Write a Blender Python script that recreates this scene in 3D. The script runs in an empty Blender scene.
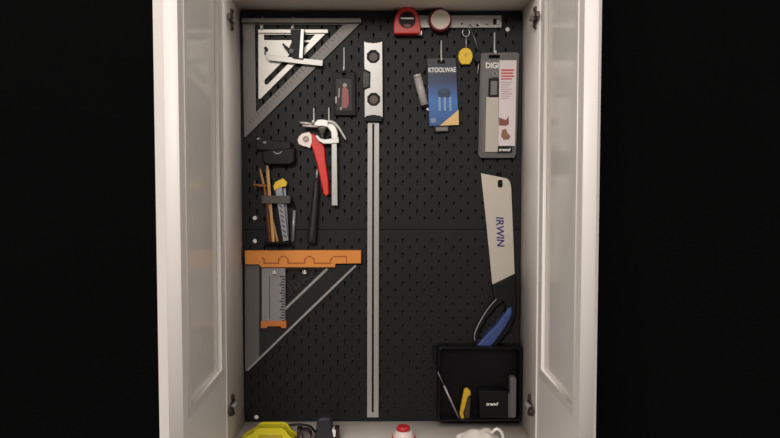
import bpy, bmesh, math, random
from mathutils import Vector, Matrix, Euler
random.seed(4)
SC = bpy.context.scene
COL = SC.collection

# ------------------------------------------------------------------ camera
F = 750.0
CAM_LOC = Vector((0.0, -2.0625, 1.55))
CAM_ROT = Euler((math.radians(90 - 3.0), 0, math.radians(-0.61)), 'XYZ')
cd = bpy.data.cameras.new('camera')
cd.sensor_width = 36.0
cd.lens = F / 780.0 * 36.0
cd.clip_start = 0.02
cam = bpy.data.objects.new('camera', cd)
cam.location = CAM_LOC
cam.rotation_euler = CAM_ROT
COL.objects.link(cam)
SC.camera = cam
RM = CAM_ROT.to_matrix()


def P(px, py, Y=0.0):
    """world (x, z) on the plane at depth Y that was measured at this place of the photograph"""
    d = RM @ Vector(((px - 390) / F, -(py - 219) / F, -1.0))
    t = (Y - CAM_LOC.y) / d.y
    p = CAM_LOC + d * t
    return (p.x, p.z)


def PP(pts, Y=0.0):
    return [P(a, b, Y) for a, b in pts]


# ------------------------------------------------------------------ materials
def lin(c):
    def f(v):
        v /= 255.0
        return v / 12.92 if v <= 0.04045 else ((v + 0.055) / 1.055) ** 2.4
    return (f(c[0]), f(c[1]), f(c[2]), 1.0)


MATS = {}


def mat(name, rgb, rough=0.5, metal=0.0, coat=0.0, noise=0.0, nscale=60.0, trans=0.0, bump=0.0, stretch=(1, 1, 1), spec=0.5, ior=1.45):
    m = bpy.data.materials.new(name)
    m.use_nodes = True
    nt = m.node_tree
    b = nt.nodes['Principled BSDF']
    b.inputs['Base Color'].default_value = lin(rgb)
    b.inputs['Roughness'].default_value = rough
    b.inputs['Metallic'].default_value = metal
    b.inputs['Coat Weight'].default_value = coat
    b.inputs['Coat Roughness'].default_value = 0.05
    b.inputs['Transmission Weight'].default_value = trans
    b.inputs['Specular IOR Level'].default_value = spec
    b.inputs['IOR'].default_value = ior
    if noise or bump:
        tc = nt.nodes.new('ShaderNodeTexCoord')
        mp = nt.nodes.new('ShaderNodeMapping')
        mp.inputs['Scale'].default_value = stretch
        nz = nt.nodes.new('ShaderNodeTexNoise')
        nz.inputs['Scale'].default_value = nscale
        nz.inputs['Detail'].default_value = 4
        nt.links.new(tc.outputs['Object'], mp.inputs['Vector'])
        nt.links.new(mp.outputs['Vector'], nz.inputs['Vector'])
        if noise:
            c = lin(rgb)
            mix = nt.nodes.new('ShaderNodeMix')
            mix.data_type = 'RGBA'
            mix.inputs['A'].default_value = tuple(max(0, v * (1 - noise)) for v in c[:3]) + (1,)
            mix.inputs['B'].default_value = tuple(min(1, v * (1 + noise)) for v in c[:3]) + (1,)
            nt.links.new(nz.outputs['Fac'], mix.inputs['Factor'])
            nt.links.new(mix.outputs['Result'], b.inputs['Base Color'])
        if bump:
            bp = nt.nodes.new('ShaderNodeBump')
            bp.inputs['Strength'].default_value = bump
            bp.inputs['Distance'].default_value = 0.001
            nt.links.new(nz.outputs['Fac'], bp.inputs['Height'])
            nt.links.new(bp.outputs['Normal'], b.inputs['Normal'])
    MATS[name] = m
    return m


CAB = mat('warm_white_lacquer', (236, 228, 221), 0.45, noise=0.03, nscale=8)
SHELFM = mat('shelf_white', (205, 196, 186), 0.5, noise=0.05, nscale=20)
BEAD = mat('bead_white', (228, 221, 213), 0.35, noise=0.02)
BACKP = mat('cabinet_back', (84, 80, 77), 0.7, noise=0.05)
BOARD = mat('black_board', (14, 13, 14), 0.55, noise=0.06, nscale=30, spec=0.35)
WALLM = mat('near_black_wall', (9, 9, 9), 0.95, noise=0.1, nscale=5, spec=0.05)
FLOORM = mat('dark_floor', (60, 54, 50), 0.6, noise=0.2, nscale=6)
WHITEP = mat('white_plastic', (235, 230, 225), 0.4, noise=0.02)
PINM = mat('pale_hook_wire', (236, 233, 228), 0.35, metal=0.3, noise=0.03)
ALU = mat('dull_aluminium', (112, 107, 103), 0.5, metal=0.35, noise=0.1, nscale=90, stretch=(1, 1, 1))
ALUB = mat('bright_aluminium', (208, 203, 194), 0.4, metal=0.2, noise=0.05, nscale=70)
SILVER = mat('satin_silver', (160, 157, 153), 0.35, metal=0.4, noise=0.04, nscale=80)
RAILM = mat('rail_silver', (164, 161, 156), 0.4, metal=0.4, noise=0.05, nscale=120)
CHROME = mat('chrome', (206, 202, 198), 0.35, metal=0.5, noise=0.03)
STEEL = mat('saw_steel', (196, 186, 172), 0.4, metal=0.25, noise=0.05, nscale=25)
HINGEM = mat('hinge_metal', (74, 68, 62), 0.3, metal=0.7, noise=0.1)
BLACK = mat('black_plastic', (14, 13, 14), 0.5, noise=0.1, nscale=60, spec=0.25)
BLACKG = mat('glossy_black_plastic', (11, 10, 12), 0.3, noise=0.05, spec=0.3)
DGREY = mat('dark_grey_plastic', (48, 47, 48), 0.55, noise=0.08)
MGREY = mat('mid_grey_plastic', (92, 88, 87), 0.5, noise=0.06)
SMOKE = mat('smoky_plastic', (98, 95, 93), 0.3, noise=0.06, coat=0.3)
SMOKED = mat('dark_smoky_plastic', (34, 32, 33), 0.25, noise=0.06, coat=0.3)
PALEEDGE = mat('pale_plastic_edge', (150, 145, 142), 0.35, noise=0.05)
RED = mat('red_plastic', (190, 40, 32), 0.4, noise=0.05)
DRED = mat('dark_red_plastic', (96, 16, 20), 0.4, noise=0.05)
REDB = mat('orange_red_handle', (226, 46, 30), 0.4, noise=0.04)
DRIM = mat('pinkish_disc_rim', (226, 190, 186), 0.4, noise=0.03)
DISC = mat('pale_disc', (208, 200, 184), 0.45, noise=0.04)
YEL = mat('yellow_plastic', (232, 190, 30), 0.4, noise=0.05)
YELT = mat('lime_yellow_plastic', (202, 188, 34), 0.4, noise=0.05, nscale=30)
MUST = mat('mustard_plastic', (200, 160, 40), 0.4, noise=0.08)
ORANGE = mat('orange_plastic', (220, 136, 56), 0.45, noise=0.06, nscale=50)
ORANGED = mat('moulding_relief_shade', (166, 90, 30), 0.45, noise=0.06)  # darker orange puts the shade of the relief into the colour
RULERM = mat('grey_ruler', (136, 134, 134), 0.4, noise=0.04)
INK = mat('black_ink', (22, 20, 22), 0.6, noise=0.05)
TICKM = mat('grey_scale_ink', (70, 66, 64), 0.6, noise=0.05)
WOOD = mat('pencil_wood', (206, 158, 104), 0.55, noise=0.15, nscale=40, stretch=(1, 1, .1))
WOODD = mat('brown_wood', (142, 88, 48), 0.55, noise=0.15, nscale=40)
MAROON = mat('maroon_paint', (70, 30, 34), 0.45, noise=0.08)
BLUE = mat('blue_rubber', (52, 68, 122), 0.5, noise=0.06)
BLUEINK = mat('blue_ink', (34, 40, 110), 0.5, noise=0.04)
NAVY = mat('dark_navy_card', (30, 32, 46), 0.4, noise=0.06)
CARD = mat('white_card', (214, 200, 200), 0.45, noise=0.03)
REDINK = mat('red_ink', (196, 84, 84), 0.5, noise=0.04)
BROWNINK = mat('brown_print', (138, 96, 66), 0.5, noise=0.3, nscale=200)
TAN = mat('tan_print', (226, 186, 120), 0.45, noise=0.04)
BLISTER = mat('grey_blister_plastic', (88, 84, 83), 0.4, noise=0.05)
TOOLB = mat('beige_metal', (178, 170, 158), 0.4, metal=0.2, noise=0.04)
VIAL = mat('amber_vial', (96, 80, 66), 0.5, noise=0.15, nscale=150)
GVIAL = mat('green_grey_vial', (50, 56, 42), 0.5, noise=0.1)
WHITEB = mat('white_bottle', (226, 204, 198), 0.4, noise=0.03)
PINKR = mat('bright_red_label', (226, 52, 48), 0.4, noise=0.03)
BAGM = mat('crumpled_white_plastic', (216, 208, 198), 0.35, noise=0.06, bump=0.4, nscale=40)
BROWNP = mat('brown_plastic', (70, 52, 46), 0.5, noise=0.1)
LENSM = mat('pale_lettering', (236, 232, 228), 0.5, noise=0.02)


def blue_card():
    m = mat('blue_gradient_card', (40, 90, 170), 0.35, coat=0.3)
    nt = m.node_tree
    b = nt.nodes['Principled BSDF']
    tc = nt.nodes.new('ShaderNodeTexCoord')
    sp = nt.nodes.new('ShaderNodeSeparateXYZ')
    cr = nt.nodes.new('ShaderNodeValToRGB')
    cr.color_ramp.elements[0].position = 0.0
    cr.color_ramp.elements[0].color = lin((34, 76, 134))
    cr.color_ramp.elements[1].position = 1.0
    cr.color_ramp.elements[1].color = lin((22, 24, 44))
    e = cr.color_ramp.elements.new(0.42); e.color = lin((52, 108, 180))
    e = cr.color_ramp.elements.new(0.75); e.color = lin((30, 42, 84))
    nt.links.new(tc.outputs['Generated'], sp.inputs[0])
    nt.links.new(sp.outputs['Z'], cr.inputs[0])
    nt.links.new(cr.outputs[0], b.inputs['Base Color'])
    return m


BLUECARD = blue_card()


def glass_mat():
    """milky sheet: mostly pale diffuse in place of the lit view through, plus a Fresnel mirror coat"""
    m = bpy.data.materials.new('milky_glass')
    m.use_nodes = True
    nt = m.node_tree
    nt.nodes.clear()
    out = nt.nodes.new('ShaderNodeOutputMaterial')
    tr = nt.nodes.new('ShaderNodeBsdfTransparent'); tr.inputs[0].default_value = (.93, .94, .93, 1)
    df = nt.nodes.new('ShaderNodeBsdfDiffuse'); df.inputs[0].default_value = (.94, .88, .81, 1)  # paleness of the lit wall behind the pane, put into this diffuse colour
    gl = nt.nodes.new('ShaderNodeBsdfGlossy'); gl.inputs['Roughness'].default_value = 0.12
    fr = nt.nodes.new('ShaderNodeFresnel'); fr.inputs[0].default_value = 1.26
    nz = nt.nodes.new('ShaderNodeTexNoise'); nz.inputs['Scale'].default_value = 6
    mr = nt.nodes.new('ShaderNodeMapRange')
    mr.inputs['To Min'].default_value = .86; mr.inputs['To Max'].default_value = .90
    nt.links.new(nz.outputs['Fac'], mr.inputs['Value'])
    m1 = nt.nodes.new('ShaderNodeMixShader'); m2 = nt.nodes.new('ShaderNodeMixShader')
    nt.links.new(mr.outputs[0], m1.inputs[0])
    nt.links.new(tr.outputs[0], m1.inputs[1]); nt.links.new(df.outputs[0], m1.inputs[2])
    nt.links.new(fr.outputs[0], m2.inputs[0])
    nt.links.new(m1.outputs[0], m2.inputs[1]); nt.links.new(gl.outputs[0], m2.inputs[2])
    nt.links.new(m2.outputs[0], out.inputs[0])
    return m


GLASS = glass_mat()


# ------------------------------------------------------------------ geometry
def curve_mesh(splines, half, bev):
    cu = bpy.data.curves.new('tmp', 'CURVE')
    cu.dimensions = '2D'
    cu.fill_mode = 'BOTH'
    cu.extrude = max(half - bev, 0.00001)
    cu.bevel_depth = bev
    cu.bevel_resolution = 1
    cu.offset = -bev
    for pts in splines:
        s = cu.splines.new('POLY')
        s.points.add(len(pts) - 1)
        for p, q in zip(s.points, pts):
            p.co = (q[0], q[1], 0, 1)
        s.use_cyclic_u = True
    ob = bpy.data.objects.new('tmp', cu)
    COL.objects.link(ob)
    dg = bpy.context.evaluated_depsgraph_get()
    me = bpy.data.meshes.new_from_object(ob.evaluated_get(dg))
    bpy.data.objects.remove(ob)
    bpy.data.curves.remove(cu)
    return me


UP = Matrix.Rotation(math.radians(90), 4, 'X')      # local x,y,z -> x, -z, y : the face looks towards -Y


def prism(bm, pts, yb, yf, holes=(), bev=0.0):
    """outline in (x, z), from the back at yb to the front at yf (nearer the camera, smaller Y)"""
    cx = sum(p[0] for p in pts) / len(pts)
    cz = sum(p[1] for p in pts) / len(pts)
    sp = [[(p[0] - cx, p[1] - cz) for p in q] for q in [pts] + list(holes)]
    me = curve_mesh(sp, abs(yb - yf) / 2, bev)
    me.transform(Matrix.Translation((cx, (yb + yf) / 2, cz)) @ UP)
    bm.from_mesh(me)
    bpy.data.meshes.remove(me)
    return bm


def prism_x(bm, pts, x0, x1, holes=(), bev=0.0):
    """outline in (y, z), swept from x0 to x1"""
    sp = [[(p[0], p[1]) for p in q] for q in [pts] + list(holes)]
    me = curve_mesh(sp, abs(x1 - x0) / 2, bev)
    # local x->Y, local y->Z, local z->X
    M = Matrix(((0, 0, 1, (x0 + x1) / 2), (1, 0, 0, 0), (0, 1, 0, 0), (0, 0, 0, 1)))
    me.transform(M)
    bm.from_mesh(me)
    bpy.data.meshes.remove(me)
    return bm


def box(bm, lo, hi, bev=0.0):
    pts = [(lo[0], lo[2]), (hi[0], lo[2]), (hi[0], hi[2]), (lo[0], hi[2])]
    return prism(bm, pts, hi[1], lo[1], bev=bev)


def ngon(c, r, n=24, rot=0.0, sx=1.0, sz=1.0):
    return [(c[0] + r * sx * math.cos(rot + 2 * math.pi * i / n), c[1] + r * sz * math.sin(rot + 2 * math.pi * i / n)) for i in range(n)]


def rrect(x0, z0, x1, z1, r, n=5):
    if x0 > x1: x0, x1 = x1, x0
    if z0 > z1: z0, z1 = z1, z0
    out = []
    for cx, cz, a in ((x1 - r, z1 - r, 0), (x0 + r, z1 - r, 90), (x0 + r, z0 + r, 180), (x1 - r, z0 + r, 270)):
        for i in range(n + 1):
            t = math.radians(a + 90 * i / n)
            out.append((cx + r * math.cos(t), cz + r * math.sin(t)))
    return out


def band(a, b, w, z=None):
    """a straight strip of width w between two (x, z) points"""
    a = Vector(a); b = Vector(b)
    d = (b - a).normalized(); n = Vector((-d.y, d.x)) * w / 2
    return [tuple(a + n), tuple(a - n), tuple(b - n), tuple(b + n)]


def tube(bm, pts, r, seg=10):
    pts = [Vector(p) for p in pts]
    rs = r if isinstance(r, (list, tuple)) else [r] * len(pts)
    rings = []
    prev = None
    for i, p in enumerate(pts):
        if i == 0: t = pts[1] - pts[0]
        elif i == len(pts) - 1: t = pts[-1] - pts[-2]
        else: t = (pts[i + 1] - p).normalized() + (p - pts[i - 1]).normalized()
        t.normalize()
        if prev is None:
            up = Vector((0, 0, 1)) if abs(t.z) < 0.9 else Vector((1, 0, 0))
            n = t.cross(up).normalized()
        else:
            n = (prev - t * prev.dot(t)).normalized()
        prev = n
        b = t.cross(n)
        rings.append([bm.verts.new(p + (n * math.cos(2 * math.pi * k / seg) + b * math.sin(2 * math.pi * k / seg)) * rs[i]) for k in range(seg)])
    for i in range(len(rings) - 1):
        for k in range(seg):
            f = bm.faces.new((rings[i][k], rings[i][(k + 1) % seg], rings[i + 1][(k + 1) % seg], rings[i + 1][k]))
            f.smooth = True
    bm.faces.new(rings[0][::-1])
    bm.faces.new(rings[-1])
    return bm


def arc(c, r, a0, a1, n=14, y=0.0, sx=1.0, sz=1.0):
    return [(c[0] + r * sx * math.cos(math.radians(a0 + (a1 - a0) * i / n)), y, c[1] + r * sz * math.sin(math.radians(a0 + (a1 - a0) * i / n))) for i in range(n + 1)]


def lathe(bm, c, prof, seg=28):
    """profile of (radius, z) turned about the vertical through c (x, y)"""
    rings = []
    for r, z in prof:
        rings.append([bm.verts.new((c[0] + r * math.cos(2 * math.pi * k / seg), c[1] + r * math.sin(2 * math.pi * k / seg), z)) for k in range(seg)])
    for i in range(len(rings) - 1):
        for k in range(seg):
            f = bm.faces.new((rings[i][k], rings[i][(k + 1) % seg], rings[i + 1][(k + 1) % seg], rings[i + 1][k]))
            f.smooth = True
    bm.faces.new(rings[0][::-1]); bm.faces.new(rings[-1])
    return bm


def smooth_line(pts, n=4):
    """Catmull-Rom through pts (tuples of any length)"""
    v = [Vector(p) for p in pts]
    out = []
    for i in range(len(v) - 1):
        p0 = v[max(i - 1, 0)]; p1 = v[i]; p2 = v[i + 1]; p3 = v[min(i + 2, len(v) - 1)]
        for k in range(n):
            t = k / n
            out.append(0.5 * ((2 * p1) + (-p0 + p2) * t + (2 * p0 - 5 * p1 + 4 * p2 - p3) * t * t + (-p0 + 3 * p1 - 3 * p2 + p3) * t ** 3))
    out.append(v[-1])
    return [tuple(p) for p in out]


# ------------------------------------------------------------------ scene tree
ROOT = {}


def origin_of(o):
    return ROOT.get(o.name, Vector((0, 0, 0)))


def tag(o, label, cat, group=None):
    o['label'] = label
    o['category'] = cat
    if group: o['group'] = group
    return o


def thing(name, loc, label, cat, group=None):
    o = bpy.data.objects.new(name, None)
    COL.objects.link(o)
    o.empty_display_size = 0.02
    o.location = loc
    ROOT[o.name] = Vector(loc)
    return tag(o, label, cat, group)


def part(name, bm, m, parent=None, label=None):
    """mesh drawn in world coordinates, linked as ONE object under its parent"""
    off = origin_of(parent) if parent else Vector((0, 0, 0))
    if parent is None:      # own origin at the middle of the base
        xs = [v.co.x for v in bm.verts]; ys = [v.co.y for v in bm.verts]; zs = [v.co.z for v in bm.verts]
        off = Vector(((min(xs) + max(xs)) / 2, (min(ys) + max(ys)) / 2, min(zs)))
    bmesh.ops.remove_doubles(bm, verts=bm.verts, dist=1e-6)
    bmesh.ops.recalc_face_normals(bm, faces=bm.faces)
    me = bpy.data.meshes.new(name)
    bm.to_mesh(me); bm.free()
    me.transform(Matrix.Translation(-off))
    me.materials.append(m)
    o = bpy.data.objects.new(name, me)
    COL.objects.link(o)
    if parent: o.parent = parent
    else: o.location = off
    ROOT[o.name] = off
    if label: o['label'] = label
    return o


def single(name, bm, m, label, cat, group=None):
    return tag(part(name, bm, m), label, cat, group)


def structure(name, bm, m):
    o = part(name, bm, m)
    o['kind'] = 'structure'
    return o


def B():
    return bmesh.new()


def lettering(s, centre, w, h, y, m, parent, angle=0.0, name='lettering', shear=0.0, label=None):
    """flat raised letters on the plane facing -Y, fitted to w x h (metres), turned by angle in that plane"""
    cu = bpy.data.curves.new('tmp', 'FONT')
    cu.body = s
    cu.extrude = 0.0002
    cu.shear = shear
    cu.offset = 0.022
    ob = bpy.data.objects.new('tmp', cu)
    COL.objects.link(ob)
    dg = bpy.context.evaluated_depsgraph_get()
    me = bpy.data.meshes.new_from_object(ob.evaluated_get(dg))
    bpy.data.objects.remove(ob); bpy.data.curves.remove(cu)
    xs = [v.co.x for v in me.vertices]; ys = [v.co.y for v in me.vertices]
    cx, cy = (min(xs) + max(xs)) / 2, (min(ys) + max(ys)) / 2
    S = Matrix.Diagonal((w / (max(xs) - min(xs)), h / (max(ys) - min(ys)), 1, 1))
    T = Matrix.Translation((centre[0], y - 0.0002, centre[1])) @ UP @ Matrix.Rotation(angle, 4, 'Z') @ S @ Matrix.Translation((-cx, -cy, 0))
    me.transform(T)
    bm = B(); bm.from_mesh(me); bpy.data.meshes.remove(me)
    return part(name, bm, m, parent, label)


# ================================================================== SETTING
XL = P(242, 219)[0]; XR = P(521, 219)[0]
ZT = P(382, 10)[1]; ZB = P(382, 421.5)[1]
YF = -0.2185                 # front edge of the cabinet
TH = 0.018
ZTOP = ZT + 0.26            # the cabinet goes on above the fixed shelf
YB = 0.022                  # back of the cabinet

structure('wall_back', box(B(), (-2.2, YB + 0.008, 0), (2.2, YB + 0.10, 2.75)), WALLM)
XW0 = P(155, 219)[0]; XW1 = P(600, 219)[0]
structure('trim_1', box(B(), (XW0, YB - 0.012, 0.0), (XL - TH - 0.001, YB + 0.0078, 2.5)), CAB)
structure('trim_2', box(B(), (XR + TH + 0.001, YB - 0.012, 0.0), (XW1, YB + 0.0078, 2.5)), CAB)
structure('floor', box(B(), (-2.2, -3.2, -0.05), (2.2, YB + 0.10, 0)), FLOORM)

cabinet = thing('wall_cabinet', ((XL + XR) / 2, YB, ZB - TH), 'white wall cabinet with both glazed doors swung open, hung on the dark wall', 'cabinet')
part('side_panel', box(B(), (XL - TH, YF, ZB - TH), (XL, YB, ZTOP), 0.0008), CAB, cabinet)
part('side_panel', box(B(), (XR, YF, ZB - TH), (XR + TH, YB, ZTOP), 0.0008), CAB, cabinet)
part('bottom_panel', box(B(), (XL, YF, ZB - TH), (XR, YB, ZB), 0.0008), SHELFM, cabinet)
part('fixed_shelf', box(B(), (XL, YF, ZT), (XR, YB, ZT + TH), 0.0008), CAB, cabinet)
part('top_panel', box(B(), (XL, YF, ZTOP - TH), (XR, YB, ZTOP), 0.0008), CAB, cabinet)
part('back_panel', box(B(), (XL - TH, YB, ZB - TH), (XR + TH, YB + 0.0075, ZTOP)), BACKP, cabinet)


def hinge_bm(xw, sgn, zc, yc):
    """cup hinge: plate on the side wall, arm with screws, cup into the door; sgn points into the cabinet"""
    bm = B()
    def px(d): return xw + sgn * d
    def bx(d0, d1, y0, y1, z0, z1, bev=0.0006):
        a, b = sorted((px(d0), px(d1)))
        box(bm, (a, y0, z0), (b, y1, z1), bev)
    bx(0.0, 0.004, yc - 0.012, yc + 0.030, zc - 0.010, zc + 0.010)
    bx(0.0, 0.004, yc + 0.002, yc + 0.016, zc - 0.027, zc + 0.027)
    bx(0.004, 0.014, yc - 0.030, yc + 0.024, zc - 0.007, zc + 0.007, 0.002)
    bx(0.003, 0.012, yc - 0.050, yc - 0.026, zc - 0.011, zc + 0.004, 0.002)
    for dz in (-0.021, 0.021):
        tube(bm, [(px(0.004), yc + 0.009, zc + dz), (px(0.007), yc + 0.009, zc + dz)], 0.005)
    return bm


def make_door(side):
    sgn = 1 if side == 'left' else -1          # direction into the cabinet opening
    xi = (XL if side == 'left' else XR) - sgn * 0.003          # inner face
    xo = xi - sgn * 0.028
    ya, yb = YF - 0.003, YF - 0.003 - 0.397
    z0, z1 = ZB - TH + 0.002, ZTOP - 0.002
    gz0 = P(222, 377, ya - 0.045)[1]; gz1 = z1 - 0.16
    gy_a, gy_b = ya - 0.030, yb + 0.040
    bm = B()
    a, b = sorted((xi, xo))
    prism_x(bm, [(ya, z0), (yb, z0), (yb, z1), (ya, z1)], a, b, [[(gy_a, gz0), (gy_b, gz0), (gy_b, gz1), (gy_a, gz1)]], 0.0012)
    d = part('door', bm, CAB, cabinet)
    # moulded bead round the glass
    bm = B(); w = 0.018
    o_ = [(gy_a, gz0), (gy_b, gz0), (gy_b, gz1), (gy_a, gz1)]
    i_ = [(gy_a - w, gz0 + w), (gy_b + w, gz0 + w), (gy_b + w, gz1 - w), (gy_a - w, gz1 - w)]
    a, b = sorted((xi + sgn * 0.002, xi - sgn * 0.008))
    prism_x(bm, o_, a, b, [i_], 0.0015)
    part('glazing_bead', bm, BEAD, d)
    bm = B()
    a, b = sorted((xi - sgn * 0.008, xi - sgn * 0.012))
    prism_x(bm, [(gy_a, gz0), (gy_b, gz0), (gy_b, gz1), (gy_a, gz1)], a, b)
    part('glass_pane', bm, GLASS, d, 'pale hazy reflective glass pane')
    xw = XL if side == 'left' else XR
    for (hx, hy, yc) in (((231, 19, -.135), (231, 406, -.175)) if side == 'left' else ((540, 17, -.188), (532, 406, -.165))):
        zc = P(hx, hy, yc)[1]
        h = part('hinge', hinge_bm(xw, sgn, zc, yc), HINGEM, d, 'dark and bright metal cup hinge')
        h.data.materials.append(CHROME)
        o_ = origin_of(h)
        for p in h.data.polygons:          # the plated arm is bright, the rest of the hinge dark
            q = p.center + o_
            if abs(q.z - zc) < 0.0075 and abs(q.x - xw) > 0.0055 and q.y > yc - 0.026: p.material_index = 1


make_door('left')
make_door('right')

# ------------------------------------------------------------------ pegboards
HX, HZ = P(395.6, 204.6)           # one slot's centre: the phase of the 40 mm grid


def board_bm(x0, x1, z0, z1):
    """sheet with staggered upright slots cut through it"""
    bm = B()
    g = 0.02
    T = 0.005
    i0 = math.floor((x0 - HX) / g) - 1; i1 = math.ceil((x1 - HX) / g) + 1
    j0 = math.floor((z0 - HZ) / g) - 1; j1 = math.ceil((z1 - HZ) / g) + 1
    cache = {}
    def v(x, z, y=0.0):
        k = (round(x, 6), round(z, 6), y)
        if k not in cache: cache[k] = bm.verts.new((x, y, z))
        return cache[k]
    hw, hh = 0.0026, 0.0075
    for i in range(i0, i1 + 1):
        for j in range(j0, j1 + 1):
            cx, cz = HX + i * g, HZ + j * g
            ax, bx = max(cx - g / 2, x0), min(cx + g / 2, x1)
            az, bz = max(cz - g / 2, z0), min(cz + g / 2, z1)
            if bx - ax < 1e-5 or bz - az < 1e-5: continue
            A, Bv, Cv, D = v(ax, az), v(bx, az), v(bx, bz), v(ax, bz)
            ok = (i + j) % 2 == 0 and bx - ax > 0.0185 and bz - az > 0.0185
            ok = ok and cx - x0 > 0.012 and x1 - cx > 0.012 and cz - z0 > 0.012 and z1 - cz > 0.012
            if not ok:
                bm.faces.new((A, Bv, Cv, D)); continue
            r = 0.0018
            o = [(-hw + r, -hh), (hw - r, -hh), (hw, -hh + r), (hw, hh - r), (hw - r, hh), (-hw + r, hh), (-hw, hh - r), (-hw, -hh + r)]
            ff = [bm.verts.new((cx + p, 0, cz + q)) for p, q in o]
            bb = [bm.verts.new((cx + p, T, cz + q)) for p, q in o]
            bm.faces.new((A, Bv, ff[1], ff[0])); bm.faces.new((Bv, ff[2], ff[1])); bm.faces.new((Bv, Cv, ff[3], ff[2]))
            bm.faces.new((Cv, ff[4], ff[3])); bm.faces.new((Cv, D, ff[5], ff[4])); bm.faces.new((D, ff[6], ff[5]))
            bm.faces.new((D, A, ff[7], ff[6])); bm.faces.new((A, ff[0], ff[7]))
            for k in range(8):
                bm.faces.new((ff[k], ff[(k + 1) % 8], bb[(k + 1) % 8], bb[k]))
    # rim
    for (p, q) in (((x0, z0), (x1, z0)), ((x1, z0), (x1, z1)), ((x1, z1), (x0, z1)), ((x0, z1), (x0, z0))):
        bm.faces.new([bm.verts.new(c) for c in ((p[0], 0, p[1]), (p[0], T, p[1]), (q[0], T, q[1]), (q[0], 0, q[1]))])
    return bm


def screw_bm(px, py):
    x, z = P(px, py)
    bm = B()
    prism(bm, ngon((x, z), 0.0058, 20), 0.0, -0.003, bev=0.0012)
    tube(bm, [(x, 0.001, z), (x, YB - 0.001, z)], 0.002)
    return bm


ZSEAM = P(382, 229.5)[1]
for (za, zb, lab, scr) in ((ZSEAM + 0.0008, P(382, 12.5)[1], 'upper black slotted pegboard, holding the triangles, level and hanging packs', ((255, 218), (507.5, 29.5))),
                           (ZB + 0.001, ZSEAM - 0.0008, 'lower black slotted pegboard, behind the orange triangle and saw grip', ((255, 241), (256.5, 417)))):
    t = thing('pegboard', (0, 0, za), lab, 'pegboard')
    part('panel', board_bm(XL + 0.002, XR - 0.002, za, zb), BOARD, t)
    # spacer battens that hold the panel off the cabinet back
    for x in (XL + 0.004, XR - 0.019):
        part('batten', box(B(), (x, 0.0052, za + 0.01), (x + 0.015, YB - 0.0005, zb - 0.01)), BLACK, t)
    for s in scr:
        part('screw', screw_bm(*s), WHITEP, t, 'white screw head')


# ------------------------------------------------------------------ hooks
def hook_bm(px, y0, y1, out=0.022, r=0.0021):
    """wire hook: upright stem against the board with its foot bent forward"""
    x, zt = P(px, y0, -0.003); zb = P(px, y1, -0.003)[1]
    bm = B()
    pts = [(x, -0.0022, zt), (x, -0.0024, zb + 0.004), (x, -0.005, zb), (x, -out + 0.004, zb), (x, -out, zb + 0.003), (x, -out - 0.001, zb + 0.008)]
    return tube(bm, pts, r, 8)


def hook(px, y0, y1, lab, out=0.022, r=0.0021, m=PINM):
    single('peg_hook', hook_bm(px, y0, y1, out, r), m, lab, 'hook', 'pale peg hooks on the board')


hook(344, 47.5, 71, 'pale upright peg hook carrying the small dark blade case', 0.026)
hook(313.8, 108, 124, 'pale peg hook left of the pair over the silver clamp', 0.036)
hook(328.8, 107.5, 126, 'pale peg hook right of the pair over the silver clamp', 0.036)
hook(441.3, 40.5, 61.5, 'pale peg hook carrying the blue hanging pack', 0.016)
hook(494.6, 32.5, 55, 'pale peg hook carrying the grey blister pack', 0.026)
hook(262.3, 17, 30, 'pale peg hook at the top left slot of the nested triangles', 0.026, 0.0024)
hook(293.0, 17, 31, 'pale peg hook over the combination square', 0.026, 0.0024)

# ================================================================== BIG METAL TRIANGLE
t = thing('rafter_square', (P(300, 80)[0], 0, P(244, 136)[1]), 'large dull grey metal triangle with a scale along its sloping edge, top left', 'speed square')
y0, y1 = -0.001, -0.008
bm = B()
outer = PP([(242.5, 19), (360.5, 19), (360, 23.5), (246, 137), (244, 137)], y1)
hole = PP([(254.8, 24.5), (343.3, 24.5), (342, 26), (256, 112)], y1)
prism(bm, outer, y0, y1, [hole], 0.0006)
part('body', bm, ALU, t)
bm = B()
prism(bm, PP([(241.5, 18), (361, 18), (361, 22.5), (241.5, 22.5)], -0.02), y0, -0.020, bev=0.001)
part('fence', bm, ALU, t)
bm = B()
for i in range(34):
    u = i / 33
    ax, az = 350 - u * 96, 29 + u * 97
    n = 2.6 if i % 3 else 5.0
    a = P(ax - 3.0, az - 3.0 + 0.5, y1); b = P(ax - 3.0 - n * 0.7, az - 3.0 - n * 0.7 + .5, y1)
    prism(bm, band(a, b, 0.0016), y1 + 0.0001, y1 - 0.0003)
for i in range(12):
    u = i / 11
    prism(bm, ngon(P(333 - u * 66, 40.5 + u * 67, y1), 0.0013, 8), y1 + 0.0001, y1 - 0.0003)
for i in range(20):
    q = 262 + i * 4.1
    prism(bm, band(P(q, 23.0, y1), P(q, 24.3 if i % 2 else 23.9, y1), 0.0012), y1 + 0.0001, y1 - 0.0003)
part('scale_marks', bm, TICKM, t, 'dark scale ticks and dots')

# small bright triangle nested in its opening
t = thing('rafter_square', (P(290, 70)[0], 0, P(260, 102)[1]), 'smaller bright silver triangle nested inside the large grey one', 'speed square')
bm = B()
y0, y1 = -0.001, -0.009
outer = PP([(258.2, 29.5), (328, 29.5), (326, 33.3), (260.3, 99), (258.4, 99)], y1)
h1 = PP([(264, 34.6), (315, 34.6), (310, 40), (264, 40)], y1)
h2 = PP([(264.6, 79.8), (302, 42.3), (309.5, 42.3), (267.4, 84.4), (264.6, 84.4)], y1)
prism(bm, outer, y0, y1, [h1, h2], 0.0006)
part('body', bm, ALUB, t)
bm = B()
prism(bm, PP([(258, 29.2), (328, 29.2), (328, 33), (258, 33)], -0.016), y0, -0.016, bev=0.001)
part('fence', bm, ALUB, t)

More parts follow.
